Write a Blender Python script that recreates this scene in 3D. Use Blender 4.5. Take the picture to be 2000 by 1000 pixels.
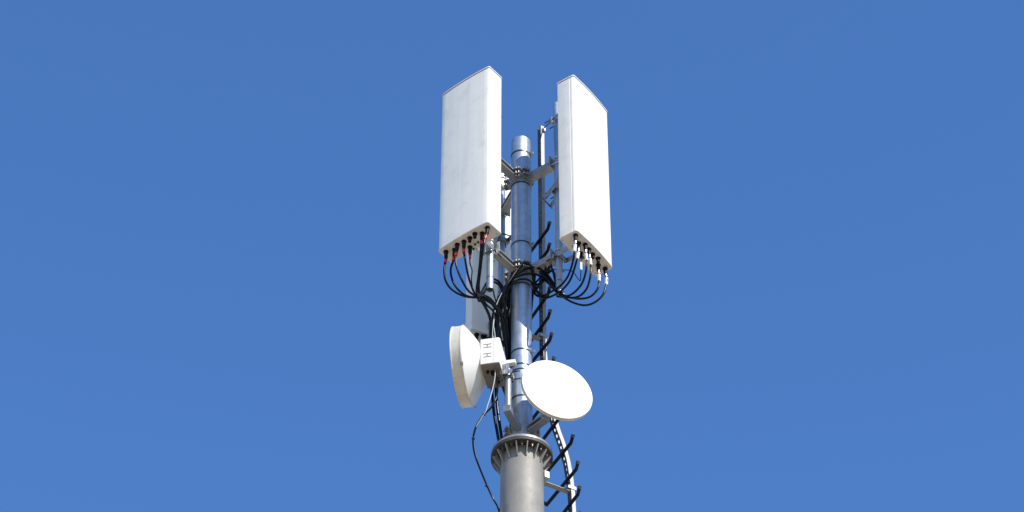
import bpy, math, random
from mathutils import Vector, Matrix

sc = bpy.context.scene
for o in list(bpy.data.objects):
    bpy.data.objects.remove(o)
random.seed(7)
rad = math.radians

# ------------------------------------------------------------------ camera, sky, sun, exposure
LEVEL = 21.15                     # height of the antenna group above the ground
cam_d = bpy.data.cameras.new('camera')
cam = bpy.data.objects.new('camera', cam_d)
sc.collection.objects.link(cam)
cam.location = (-0.079, -18.890, 1.589)
cam.rotation_euler = (rad(90 + 46.0), 0, 0)
cam_d.sensor_width = 36.0
cam_d.lens = 36.0 * 6200 / 2000
cam_d.clip_start = 0.1
cam_d.clip_end = 20000
sc.camera = cam

SUN_EL = rad(39.0)
SUN_XY = Vector((0.60, -0.80)).normalized()        # towards the sun
world = bpy.data.worlds.new('World')
sc.world = world
world.use_nodes = True
wn = world.node_tree
bg = wn.nodes['Background']
sky = wn.nodes.new('ShaderNodeTexSky')
sky.sky_type = 'NISHITA'
sky.sun_disc = False
sky.sun_elevation = SUN_EL
sky.sun_rotation = math.atan2(SUN_XY.x, SUN_XY.y)
sky.altitude = 0
sky.air_density = 1.0
sky.dust_density = 0.0
sky.ozone_density = 10.0
bg.inputs['Strength'].default_value = 0.15
hs = wn.nodes.new('ShaderNodeHueSaturation')
hs.inputs['Hue'].default_value = 0.501
hs.inputs['Saturation'].default_value = 1.04
wn.links.new(sky.outputs[0], hs.inputs['Color'])
wn.links.new(hs.outputs[0], bg.inputs[0])

sun_d = bpy.data.lights.new('sun', 'SUN')
sun_d.energy = 3.8
sun_d.angle = rad(0.53)
sun_d.color = (1.0, 0.94, 0.84)
sun = bpy.data.objects.new('sun', sun_d)
sc.collection.objects.link(sun)
sd = Vector((SUN_XY.x * math.cos(SUN_EL), SUN_XY.y * math.cos(SUN_EL), math.sin(SUN_EL)))
sun.rotation_euler = sd.to_track_quat('Z', 'Y').to_euler()
sun.location = sd * 60

sc.view_settings.view_transform = 'Standard'
sc.view_settings.look = 'None'
sc.view_settings.gamma = 1
sc.view_settings.use_curve_mapping = False
sc.view_settings.exposure = 0.65

# ------------------------------------------------------------------ materials
def material(name, base, rough=0.5, metal=0.0, vary=0.0, scale=6.0, streak=None, dirt=None,
             speckle=None, bump=0.0, bump_scale=60.0, rough_vary=0.0, coat=0.0, spec=0.5):
    """Principled material: base colour broken up by noise, vertical streaks, dirt patches and specks."""
    m = bpy.data.materials.new(name)
    m.use_nodes = True
    nt = m.node_tree
    N, L = nt.nodes, nt.links
    b = N['Principled BSDF']
    b.inputs['Metallic'].default_value = metal
    b.inputs['Roughness'].default_value = rough
    b.inputs['Specular IOR Level'].default_value = spec
    if coat:
        b.inputs['Coat Weight'].default_value = coat
    tc = N.new('ShaderNodeTexCoord')

    def noise(sc_, vec=None, detail=5.0, rgh=0.6):
        n = N.new('ShaderNodeTexNoise')
        n.inputs['Scale'].default_value = sc_
        n.inputs['Detail'].default_value = detail
        n.inputs['Roughness'].default_value = rgh
        L.new(vec if vec else tc.outputs['Object'], n.inputs['Vector'])
        return n.outputs['Fac']

    def ramp(fac, a, b_):
        r = N.new('ShaderNodeMapRange')
        r.inputs['From Min'].default_value = a
        r.inputs['From Max'].default_value = b_
        L.new(fac, r.inputs['Value'])
        return r.outputs[0]

    def mix(fac, c1, c2, mode='MIX'):
        x = N.new('ShaderNodeMix')
        x.data_type = 'RGBA'
        x.blend_type = mode
        for inp, val in ((x.inputs[0], fac), (x.inputs[6], c1), (x.inputs[7], c2)):
            if hasattr(val, 'links'):
                L.new(val, inp)
            elif isinstance(val, (int, float)):
                inp.default_value = val
            else:
                inp.default_value = (*val, 1) if len(val) == 3 else val
        return x.outputs[2]

    col = tuple(base)
    lo = tuple(c * (1 - vary) for c in base)
    hi = tuple(min(0.95, c * (1 + vary)) for c in base)
    if vary:
        col = mix(ramp(noise(scale), 0.3, 0.7), lo, hi)
    if streak:                      # run-off marks: noise stretched along the height
        mp = N.new('ShaderNodeMapping')
        mp.inputs['Scale'].default_value = (1, 1, streak[2])
        L.new(tc.outputs['Object'], mp.inputs[0])
        f = ramp(noise(streak[1], mp.outputs[0], 4), 0.48, 0.72)
        amt = N.new('ShaderNodeMath'); amt.operation = 'MULTIPLY'
        amt.inputs[1].default_value = streak[3]
        L.new(f, amt.inputs[0])
        col = mix(amt.outputs[0], col, streak[0])
    if dirt:
        f = ramp(noise(dirt[1], None, 8, 0.7), 0.52, 0.75)
        amt = N.new('ShaderNodeMath'); amt.operation = 'MULTIPLY'
        amt.inputs[1].default_value = dirt[2]
        L.new(f, amt.inputs[0])
        col = mix(amt.outputs[0], col, dirt[0])
    if speckle:
        v = N.new('ShaderNodeTexVoronoi')
        v.inputs['Scale'].default_value = speckle[1]
        L.new(tc.outputs['Object'], v.inputs['Vector'])
        f = ramp(v.outputs['Distance'], speckle[2], speckle[2] * 0.6)
        amt = N.new('ShaderNodeMath'); amt.operation = 'MULTIPLY'
        amt.inputs[1].default_value = speckle[3]
        L.new(f, amt.inputs[0])
        col = mix(amt.outputs[0], col, speckle[0])
    if hasattr(col, 'links'):
        L.new(col, b.inputs['Base Color'])
    else:
        b.inputs['Base Color'].default_value = (*col, 1)
    if rough_vary:
        f = noise(scale * 2.3)
        r = N.new('ShaderNodeMapRange')
        r.inputs['From Min'].default_value = 0.3
        r.inputs['From Max'].default_value = 0.7
        r.inputs['To Min'].default_value = rough - rough_vary
        r.inputs['To Max'].default_value = rough + rough_vary
        L.new(f, r.inputs['Value'])
        L.new(r.outputs[0], b.inputs['Roughness'])
    if bump:
        bp = N.new('ShaderNodeBump')
        bp.inputs['Strength'].default_value = bump
        bp.inputs['Distance'].default_value = 0.004
        L.new(noise(bump_scale, None, 6), bp.inputs['Height'])
        L.new(bp.outputs[0], b.inputs['Normal'])
    return m

M = {}
M['radome'] = material('radome_white', (0.77, 0.735, 0.64), 0.42, vary=0.03, scale=5,
                       streak=((0.56, 0.56, 0.54), 11, 0.06, 0.38), dirt=((0.42, 0.42, 0.40), 7, 0.38),
                       speckle=((0.25, 0.23, 0.2), 9, 0.045, 0.7), bump=0.12, bump_scale=14)
M['shadow_gap'] = material('brown_shadow_gap', (0.10, 0.075, 0.065), 0.7)  # dark brown painted for the shadow gap under the top cap
M['cap'] = material('radome_cap', (0.60, 0.56, 0.53), 0.5, vary=0.06, scale=12)
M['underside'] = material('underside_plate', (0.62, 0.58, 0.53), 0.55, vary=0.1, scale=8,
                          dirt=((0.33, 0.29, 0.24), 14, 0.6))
M['underside_shaded'] = material('underside_plate_shaded', (0.44, 0.47, 0.52), 0.55, vary=0.1, scale=8)  # copy of the underside plate with cool shade put into its colour
M['dish'] = material('dish_white', (0.73, 0.715, 0.67), 0.42, vary=0.02, scale=4,
                     dirt=((0.55, 0.54, 0.5), 11, 0.22), speckle=((0.35, 0.33, 0.3), 11, 0.035, 0.5))
M['shroud'] = material('shroud_white', (0.56, 0.52, 0.435), 0.45, vary=0.06, scale=6,
                       streak=((0.36, 0.31, 0.22), 18, 0.08, 0.5), dirt=((0.3, 0.25, 0.17), 16, 0.4))
M['radio'] = material('radio_unit_white', (0.76, 0.735, 0.685), 0.45, vary=0.03, scale=9,
                      dirt=((0.5, 0.46, 0.42), 13, 0.3))
M['radio_base'] = material('radio_unit_base', (0.17, 0.145, 0.125), 0.6, vary=0.18, scale=22,
                           dirt=((0.07, 0.055, 0.045), 20, 0.7))
M['galv'] = material('galvanised_pole', (0.37, 0.425, 0.49), 0.46, metal=0.68, vary=0.16, scale=9,
                     streak=((0.22, 0.26, 0.31), 22, 0.07, 0.7), dirt=((0.21, 0.24, 0.28), 26, 0.6),
                     bump=0.10, bump_scale=26, rough_vary=0.08)
M['zinc'] = material('zinc_bracket', (0.34, 0.345, 0.34), 0.42, metal=0.7, vary=0.14, scale=30,
                     dirt=((0.32, 0.29, 0.25), 24, 0.5), rough_vary=0.08)
M['mast'] = material('mast_steel', (0.235, 0.218, 0.19), 0.62, metal=0.1, vary=0.10, scale=7,
                     streak=((0.15, 0.14, 0.125), 10, 0.25, 0.6), dirt=((0.26, 0.235, 0.19), 12, 0.6),
                     speckle=((0.36, 0.34, 0.30), 26, 0.16, 0.3), bump=0.2, bump_scale=40, rough_vary=0.06)
M['flange'] = material('shaded_flange_steel', (0.04, 0.036, 0.032), 0.65, metal=0.1, vary=0.2, scale=18,
                       dirt=((0.07, 0.055, 0.04), 16, 0.6))  # near-black colour carries the shadow under the flange
M['rail'] = material('rail_aluminium', (0.27, 0.265, 0.25), 0.5, metal=0.4, vary=0.12, scale=14,
                     dirt=((0.30, 0.28, 0.26), 22, 0.5))
M['web'] = material('shaded_rail_web', (0.05, 0.05, 0.052), 0.5, metal=0.3, vary=0.3, scale=30)  # same metal as the rail, its shaded side painted dark
M['nut'] = material('dull_nut', (0.16, 0.155, 0.15), 0.4, metal=0.7, vary=0.2, scale=40)
M['vent'] = material('grey_vent', (0.16, 0.155, 0.15), 0.6)
M['rung'] = material('black_rung', (0.006, 0.006, 0.0065), 0.5, vary=0.3, scale=20, spec=0.12)
M['rung_tip'] = material('worn_rung_tip', (0.055, 0.053, 0.05), 0.6, vary=0.4, scale=60)
M['band'] = material('dark_band', (0.05, 0.055, 0.06), 0.4, metal=0.6, vary=0.2, scale=30)
M['cable'] = material('black_cable', (0.004, 0.004, 0.0045), 0.2, vary=0.2, scale=20, spec=0.13)
M['boot'] = material('black_boot', (0.006, 0.0055, 0.0055), 0.45, vary=0.3, scale=40, spec=0.18)
M['plug'] = material('connector_metal', (0.55, 0.54, 0.52), 0.3, metal=0.9, vary=0.1, scale=40)
M['red'] = material('red_tape', (0.62, 0.022, 0.030), 0.4, vary=0.15, scale=50)
M['white_tag'] = material('white_tag', (0.78, 0.78, 0.76), 0.45, vary=0.05, scale=40)
M['grey_cable'] = material('grey_cable', (0.30, 0.32, 0.31), 0.4, vary=0.1, scale=30)
M['ground'] = material('dry_ground', (0.42, 0.345, 0.24), 0.95, vary=0.25, scale=0.25,
                       dirt=((0.30, 0.26, 0.17), 0.08, 0.5))

# ------------------------------------------------------------------ mesh helpers
C = sc.collection
X, Y, Z = Vector((1, 0, 0)), Vector((0, 1, 0)), Vector((0, 0, 1))

def frame_from(d):
    d = Vector(d).normalized()
    a = Z if abs(d.z) < 0.9 else X
    u = d.cross(a).normalized()
    return d, u, d.cross(u).normalized()

class MB:
    def __init__(self):
        self.v, self.f = [], []

    def add(self, verts, faces):
        n = len(self.v)
        self.v += [Vector(p) for p in verts]
        self.f += [tuple(i + n for i in f) for f in faces]
        return self

    def box(self, c, h, ax=(X, Y, Z)):
        c = Vector(c)
        vs = [c + ax[0] * (h[0] * i) + ax[1] * (h[1] * j) + ax[2] * (h[2] * k)
              for i in (-1, 1) for j in (-1, 1) for k in (-1, 1)]
        fs = [(0, 1, 3, 2), (4, 6, 7, 5), (0, 4, 5, 1), (2, 3, 7, 6), (0, 2, 6, 4), (1, 5, 7, 3)]
        return self.add(vs, fs)

    def beam(self, p, q, w, h, side=None):
        """box from p to q, w wide sideways and h high"""
        p, q = Vector(p), Vector(q)
        d = (q - p)
        u = (Vector(side) if side else Z.cross(d)).normalized()
        n = d.normalized().cross(u).normalized()
        return self.box((p + q) / 2, (d.length / 2, w / 2, h / 2), (d.normalized(), u, n))

    def cyl(self, p, q, r0, r1=None, n=16, caps=True):
        p, q = Vector(p), Vector(q)
        r1 = r0 if r1 is None else r1
        _, u, w = frame_from(q - p)
        vs = []
        for c, r in ((p, r0), (q, r1)):
            vs += [c + (u * math.cos(2 * math.pi * i / n) + w * math.sin(2 * math.pi * i / n)) * r for i in range(n)]
        fs = [(i, (i + 1) % n, n + (i + 1) % n, n + i) for i in range(n)]
        if caps:
            fs += [tuple(range(n))[::-1], tuple(range(n, 2 * n))]
        return self.add(vs, fs)

    def lathe(self, prof, o=(0, 0, 0), axis=Z, n=48):
        """profile of (along axis, radius) turned round the axis; a closed list makes a solid ring"""
        o = Vector(o)
        d, u, w = frame_from(axis)
        vs, fs, k = [], [], len(prof)
        for a, r in prof:
            vs += [o + d * a + (u * math.cos(2 * math.pi * i / n) + w * math.sin(2 * math.pi * i / n)) * r for i in range(n)]
        for j in range(k - 1):
            fs += [(j * n + i, j * n + (i + 1) % n, (j + 1) * n + (i + 1) % n, (j + 1) * n + i) for i in range(n)]
        return self.add(vs, fs)

    def prism(self, poly, z0, z1):
        n = len(poly)
        vs = [(x, y, z0) for x, y in poly] + [(x, y, z1) for x, y in poly]
        fs = [(i, (i + 1) % n, n + (i + 1) % n, n + i) for i in range(n)]
        fs += [tuple(range(n))[::-1], tuple(range(n, 2 * n))]
        return self.add(vs, fs)

    def tube(self, pts, r, n=10, r1=None):
        pts = [Vector(p) for p in pts]
        m = len(pts)
        d0, u, w = frame_from(pts[1] - pts[0])
        vs, fs = [], []
        for i, p in enumerate(pts):
            d = (pts[min(i + 1, m - 1)] - pts[max(i - 1, 0)]).normalized()
            u = (u - d * u.dot(d)).normalized()
            w = d.cross(u)
            rr = r if r1 is None else r + (r1 - r) * i / (m - 1)
            vs += [p + (u * math.cos(2 * math.pi * k / n) + w * math.sin(2 * math.pi * k / n)) * rr for k in range(n)]
        for j in range(m - 1):
            fs += [(j * n + i, j * n + (i + 1) % n, (j + 1) * n + (i + 1) % n, (j + 1) * n + i) for i in range(n)]
        fs += [tuple(range(n))[::-1], tuple(range((m - 1) * n, m * n))]
        return self.add(vs, fs)

    def build(self, name, mat, parent=None, bevel=0.0, smooth=True):
        off = ORIGIN.get(parent.name, Vector()) if parent else Vector()
        me = bpy.data.meshes.new(name)
        me.from_pydata([tuple(p - off) for p in self.v], [], self.f)
        me.update()
        import bmesh
        bm = bmesh.new(); bm.from_mesh(me)
        bmesh.ops.recalc_face_normals(bm, faces=bm.faces)
        bm.to_mesh(me); bm.free()
        if smooth:
            me.shade_smooth()
            me.set_sharp_from_angle(angle=rad(40))
        me.materials.append(M[mat])
        o = bpy.data.objects.new(name, me)
        C.objects.link(o)
        if parent:
            o.parent = parent
            if parent.name in ORIGIN:
                ORIGIN[o.name] = off
        if bevel:
            b = o.modifiers.new('bevel', 'BEVEL')
            b.width = bevel
            b.segments = 2
            b.limit_method = 'ANGLE'
        return o

ORIGIN = {}

def thing(name, label, cat, base=(0, 0, 0), rotz=None, group=None):
    """Empty at a thing's base. base is given relative to LEVEL. With rotz the parts are built in its own axes,
    without it they are built in the axes of the whole mast and shifted here."""
    o = bpy.data.objects.new(name, None)
    o.empty_display_size = 0.1
    C.objects.link(o)
    o.location = (base[0], base[1], base[2] + LEVEL)
    if rotz is not None:
        o.rotation_euler = (0, 0, rotz)
    else:
        ORIGIN[o.name] = Vector(base)
    o['label'] = label
    o['category'] = cat
    if group:
        o['group'] = group
    return o

def copy_part(src, parent, mat=None):
    c = src.copy()
    C.objects.link(c)
    c.parent = parent
    return c

def smooth_path(pts, step=0.012):
    """Catmull-Rom through the points"""
    P = [Vector(p) for p in pts]
    P = [P[0] * 2 - P[1]] + P + [P[-1] * 2 - P[-2]]
    out = []
    for i in range(1, len(P) - 2):
        a, b, c, d = P[i - 1], P[i], P[i + 1], P[i + 2]
        n = max(3, int((c - b).length / step))
        for k in range(n):
            t = k / n
            out.append(0.5 * ((2 * b) + (c - a) * t + (2 * a - 5 * b + 4 * c - d) * t * t + (3 * b - a - 3 * c + d) * t ** 3))
    out.append(P[-2])
    return out

def cut_path(path, s0, s1):
    out, s = [], 0.0
    for i in range(len(path) - 1):
        l = (path[i + 1] - path[i]).length
        if s + l >= s0 and s <= s1:
            a = path[i].lerp(path[i + 1], max(0, (s0 - s) / l))
            b = path[i].lerp(path[i + 1], min(1, (s1 - s) / l))
            if not out:
                out.append(a)
            if (b - out[-1]).length > 1e-5:
                out.append(b)
        s += l
    return out

# ------------------------------------------------------------------ ground (below the frame)
g = MB()
R_ = [0, 6, 20, 60, 200, 800, 4000]
for j in range(len(R_) - 1):
    for i in range(48):
        a0, a1 = 2 * math.pi * i / 48, 2 * math.pi * (i + 1) / 48
        q = [(R_[j] * math.cos(a0), R_[j] * math.sin(a0), 0), (R_[j + 1] * math.cos(a0), R_[j + 1] * math.sin(a0), 0),
             (R_[j + 1] * math.cos(a1), R_[j + 1] * math.sin(a1), 0), (R_[j] * math.cos(a1), R_[j] * math.sin(a1), 0)]
        if j == 0:
            g.add(q[:3], [(0, 1, 2)])
        else:
            g.add(q, [(0, 1, 2, 3)])
go = g.build('ground', 'ground', smooth=False)
go['kind'] = 'structure'

# ------------------------------------------------------------------ mast: lower tube, flange joint, upper pole
PR = 0.0875                        # upper pole radius
FZ = -2.323                        # top of the lower flange plate
FR = 0.250
mast = thing('steel_mast', 'tall grey steel mast with bolted flange and narrower galvanised pole on top', 'mast', (0, 0, -LEVEL))
TR = 0.172
m = MB()
prof = [(-LEVEL, TR + 0.22), (-12, TR + 0.09), (-6, TR + 0.03)] + [(FZ - 0.03 - k * 0.12, TR + k * 0.0008) for k in range(24, -1, -1)]
m.lathe(prof, n=72)
m.build('lower_tube', 'mast', mast)
m = MB()
m.lathe([(FZ - 0.032, TR - 0.01), (FZ - 0.032, FR - 0.002), (FZ - 0.030, FR), (FZ - 0.002, FR), (FZ, FR - 0.002), (FZ, 0.06), (FZ - 0.032, 0.06)], n=96)
m.build('flange_plate', 'flange', mast)
m = MB()
m.lathe([(FZ + 0.001, 0.07), (FZ + 0.001, FR - 0.004), (FZ + 0.003, FR - 0.0015), (FZ + 0.024, FR - 0.0015), (FZ + 0.027, FR - 0.004), (FZ + 0.027, 0.07)], n=96)
m.build('upper_flange_plate', 'zinc', mast)
gus = None
NG = 16
for i in range(NG):
    a = 2 * math.pi * (i + 0.5) / NG
    if gus is None:
        m = MB()
        t = 0.0042
        pts = [(TR - 0.004, -0.112), (TR + 0.010, -0.112), (FR - 0.012, -0.012), (FR - 0.012, 0.0), (TR - 0.004, 0.0)]
        vs = [(x, -t, z) for x, z in pts] + [(x, t, z) for x, z in pts]
        k = len(pts)
        m.add(vs, [tuple(range(k)), tuple(range(k, 2 * k))[::-1]] + [(j, (j + 1) % k, k + (j + 1) % k, k + j) for j in range(k)])
        me = m.build('gusset', 'mast', None, smooth=False)
        gus = me
        o = me
    else:
        o = gus.copy()
        C.objects.link(o)
    o.parent = mast
    o.location = (0, 0, LEVEL + FZ - 0.0325)
    o.rotation_euler = (0, 0, a)
bolt = None
for i in range(NG):
    a = 2 * math.pi * i / NG
    if bolt is None:
        m = MB()
        m.cyl((0.215, 0, -0.018), (0.215, 0, 0.0), 0.0135, n=6)
        m.cyl((0.215, 0, -0.034), (0.215, 0, -0.018), 0.0075, n=10)
        bolt = m.build('bolt', 'nut', None, smooth=False)
        o = bolt
    else:
        o = bolt.copy()
        C.objects.link(o)
    o.parent = mast
    o.location = (0, 0, LEVEL + FZ - 0.0325)
    o.rotation_euler = (0, 0, a)
m = MB()
PT = 1.453
m.lathe([(FZ + 0.02, PR)] + [(FZ + 0.1 + k * (PT - FZ - 0.12) / 30, PR) for k in range(31)] + [(PT - 0.004, PR - 0.001), (PT, PR - 0.005), (PT, PR - 0.012), (PT - 0.05, PR - 0.012)], n=64)
m.build('upper_pole', 'galv', mast)
m = MB()
m.lathe([(PT - 0.012, PR - 0.011), (PT - 0.006, 0.04), (PT - 0.005, 0.002)], n=48)
m.build('pole_cap', 'zinc', mast)
m = MB()                           # weld bead at the foot of the upper pole
m.lathe([(FZ + 0.026, PR + 0.012), (FZ + 0.034, PR + 0.008), (FZ + 0.042, PR - 0.001)], n=64)
m.build('weld_bead', 'galv', mast)

# ------------------------------------------------------------------ pole collars (split clamps that carry the arms)
def collar(z, label, dirs, ears):
    t = thing('pole_collar', label, 'collar', (0, 0, z), group='clamp collars round the pole')
    m = MB()
    r0, r1, h = PR + 0.001, PR + 0.007, 0.052
    m.lathe([(z - h, r0), (z - h, r1), (z + h, r1), (z + h, r0)], n=64)
    m.build('sleeve', 'galv', t)
    for e in ears:
        d = Vector((math.cos(e), math.sin(e), 0)); s = Vector((-d.y, d.x, 0))
        for k in (-1, 1):
            m = MB()
            m.box(d * (PR + 0.034) + Z * (z + k * 0.030), (0.030, 0.034, 0.0035), (d, s, Z))
            m.build('ear', 'zinc', t, bevel=0.0015)
            m = MB()
            m.cyl(d * (PR + 0.045) + s * (0.012 * k) + Z * (z - 0.055), d * (PR + 0.045) + s * (0.012 * k) + Z * (z + 0.06), 0.006, n=8)
            m.cyl(d * (PR + 0.045) + s * (0.012 * k) + Z * (z + 0.034), d * (PR + 0.045) + s * (0.012 * k) + Z * (z + 0.044), 0.0115, n=6)
            m.cyl(d * (PR + 0.045) + s * (0.012 * k) + Z * (z - 0.046), d * (PR + 0.045) + s * (0.012 * k) + Z * (z - 0.036), 0.0115, n=6)
            m.build('bolt', 'nut', t, smooth=False)
    return t

A_R, A_L, A_T = -0.615, -2.246, math.pi / 2 + rad(24)
UP_Z, LO_Z = 0.93, -0.235
DZ = -2.10
collar(UP_Z, 'upper steel collar clamped round the pole just below its top', None, [A_R - 0.62, A_L + 0.42, A_T + 0.9])
collar(LO_Z, 'middle steel collar clamped round the pole behind the looping black cables', None, [A_R - 0.62, A_L + 0.42, A_T + 0.9])
collar(DZ, 'lowest steel collar on the pole, just above the bolted flange', None, [-0.15, A_L - 0.55])

# ------------------------------------------------------------------ antenna mounts: pipe, two channel arms, clamp plates
def channel(mb, p, q, w, h, t, open_side):
    """C-section beam from p to q, open to the side +1/-1"""
    p, q = Vector(p), Vector(q)
    d = (q - p).normalized()
    s = Z.cross(d).normalized()
    L2 = (q - p).length / 2
    c = (p + q) / 2
    mb.box(c - s * (open_side * (w / 2 - t / 2)), (L2, t / 2, h / 2), (d, s, Z))
    for k in (-1, 1):
        mb.box(c + Z * (k * (h / 2 - t / 2)) + s * (open_side * t / 2), (L2, w / 2 - t / 2, t / 2), (d, s, Z))
        mb.box(c + Z * (k * (h / 2 - t - 0.006)) + s * (open_side * (w / 2 - t / 2)), (L2, t / 2, 0.006), (d, s, Z))

def pipe_clamp(parent, x, z, half=0.045, bolts=True):
    """V-clamp round a vertical pipe at local x: two jaws and two threaded rods"""
    for k, (x0, xs) in enumerate(((x - 0.034, -1), (x + 0.034, 1))):
        m = MB()
        m.box((x0 + xs * 0.006, 0, z), (0.003, half + 0.01, 0.022))
        for s in (-1, 1):
            m.box((x0 - xs * 0.004, s * (half + 0.007), z), (0.013, 0.003, 0.022))
            m.box((x0, s * 0.020, z), (0.011, 0.0025, 0.022))
        m.build('clamp_jaw', 'zinc', parent, bevel=0.001)
    if bolts:
        for s in (-1, 1):
            m = MB()
            y = s * (half - 0.006)
            m.cyl((x - 0.105, y, z), (x + 0.062, y, z), 0.0052, n=8)
            m.cyl((x - 0.053, y, z), (x - 0.043, y, z), 0.0105, n=6)
            m.build('threaded_rod', 'band', parent, smooth=False)

def mount(ang, rp, ztop, zbot, label, up_z=UP_Z, lo_z=LO_Z):
    t = thing('antenna_mount', label, 'antenna mount', (0, 0, 0), ang, 'galvanised mounts of the panel antennas')
    m = MB()
    r, ri = 0.0305, 0.026
    m.lathe([(zbot, ri), (zbot, r), (zbot + 0.4, r), ((zbot + ztop) / 2, r), (ztop - 0.01, r), (ztop - 0.002, r - 0.004), (ztop, 0.012), (ztop, 0.001)], (rp, 0, 0), n=28)
    m.lathe([(zbot, ri), (zbot + 0.35, ri), (zbot + 0.35, 0.001)], (rp, 0, 0), n=28)
    m.build('pipe', 'galv', t)
    for z in (up_z, lo_z):
        m = MB()
        channel(m, (PR + 0.006, 0, z), (rp - 0.052, 0, z), 0.066, 0.072, 0.005, 1)
        m.build('arm', 'zinc', t, bevel=0.001)
        m = MB()
        m.box((rp - 0.0475, 0, z + 0.012), (0.004, 0.062, 0.062))
        m.build('end_plate', 'zinc', t, bevel=0.001)
        m = MB()
        m.box((PR + 0.011, 0, z), (0.004, 0.055, 0.046))
        m.build('foot_plate', 'galv', t, bevel=0.001)
        for zz in (z + 0.052, z - 0.026):
            m = MB()
            pts = [(rp - 0.085, -0.036, zz)] + [(rp + 0.036 * math.cos(a), 0.036 * math.sin(a), zz) for a in [rad(-90 + 15 * k) for k in range(13)]] + [(rp - 0.085, 0.036, zz)]
            m.tube(pts, 0.0048, 8)
            for s in (-1, 1):
                m.cyl((rp - 0.062, s * 0.036, zz), (rp - 0.0515, s * 0.036, zz), 0.010, n=6)
            m.build('u_bolt', 'plug', t)
    m = MB()
    m.lathe([(zbot + 0.13, r + 0.0005), (zbot + 0.13, r + 0.0015), (zbot + 0.136, r + 0.0015), (zbot + 0.136, r + 0.0005)], (rp, 0, 0), n=28)
    m.build('pipe_band', 'band', t)
    return t

mount(A_R, 0.39, 1.72, -0.68, 'right galvanised pipe and arms holding the antenna with white cable tags')
mount(A_L, 0.42, 1.30, -0.745, 'left galvanised pipe and arms holding the antenna with red cable tape')
mount(A_T, 0.42, 1.25, -0.20, 'rear galvanised pipe and arms holding the antenna behind the pole')

# ------------------------------------------------------------------ panel antennas
def outline(W, Dp, r, bulge, grow=0.0):
    """rounded plan of the radome: back at x=0, bulging front at x=Dp"""
    w = W / 2 + grow
    x0, x1 = -grow, Dp + grow
    pts = []
    rb = 0.010
    for cx, cy, a0, rr in ((x0 + rb, -w + rb, 180, rb),):
        pts += [(cx + rr * math.cos(rad(a0 + k * 30)), cy + rr * math.sin(rad(a0 + k * 30))) for k in range(4)]
    xg = x1 - 0.052
    pts += [(xg - 0.004, -w), (xg - 0.0025, -w + 0.003), (xg + 0.0025, -w + 0.003), (xg + 0.004, -w)]
    pts += [(x1 - r - 0.012 + r * math.cos(rad(-90 + k * 12)), -w + r + r * math.sin(rad(-90 + k * 12))) for k in range(7)]
    nb = 12
    ya, yb = pts[-1][1], -pts[-1][1]
    xa = pts[-1][0]
    for k in range(1, nb):
        y = ya + (yb - ya) * k / nb
        pts.append((xa + bulge * (1 - (2 * k / nb - 1) ** 2), y))
    half = pts[:15]
    pts += [(x, -y) for x, y in half[::-1]]
    return pts

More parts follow.
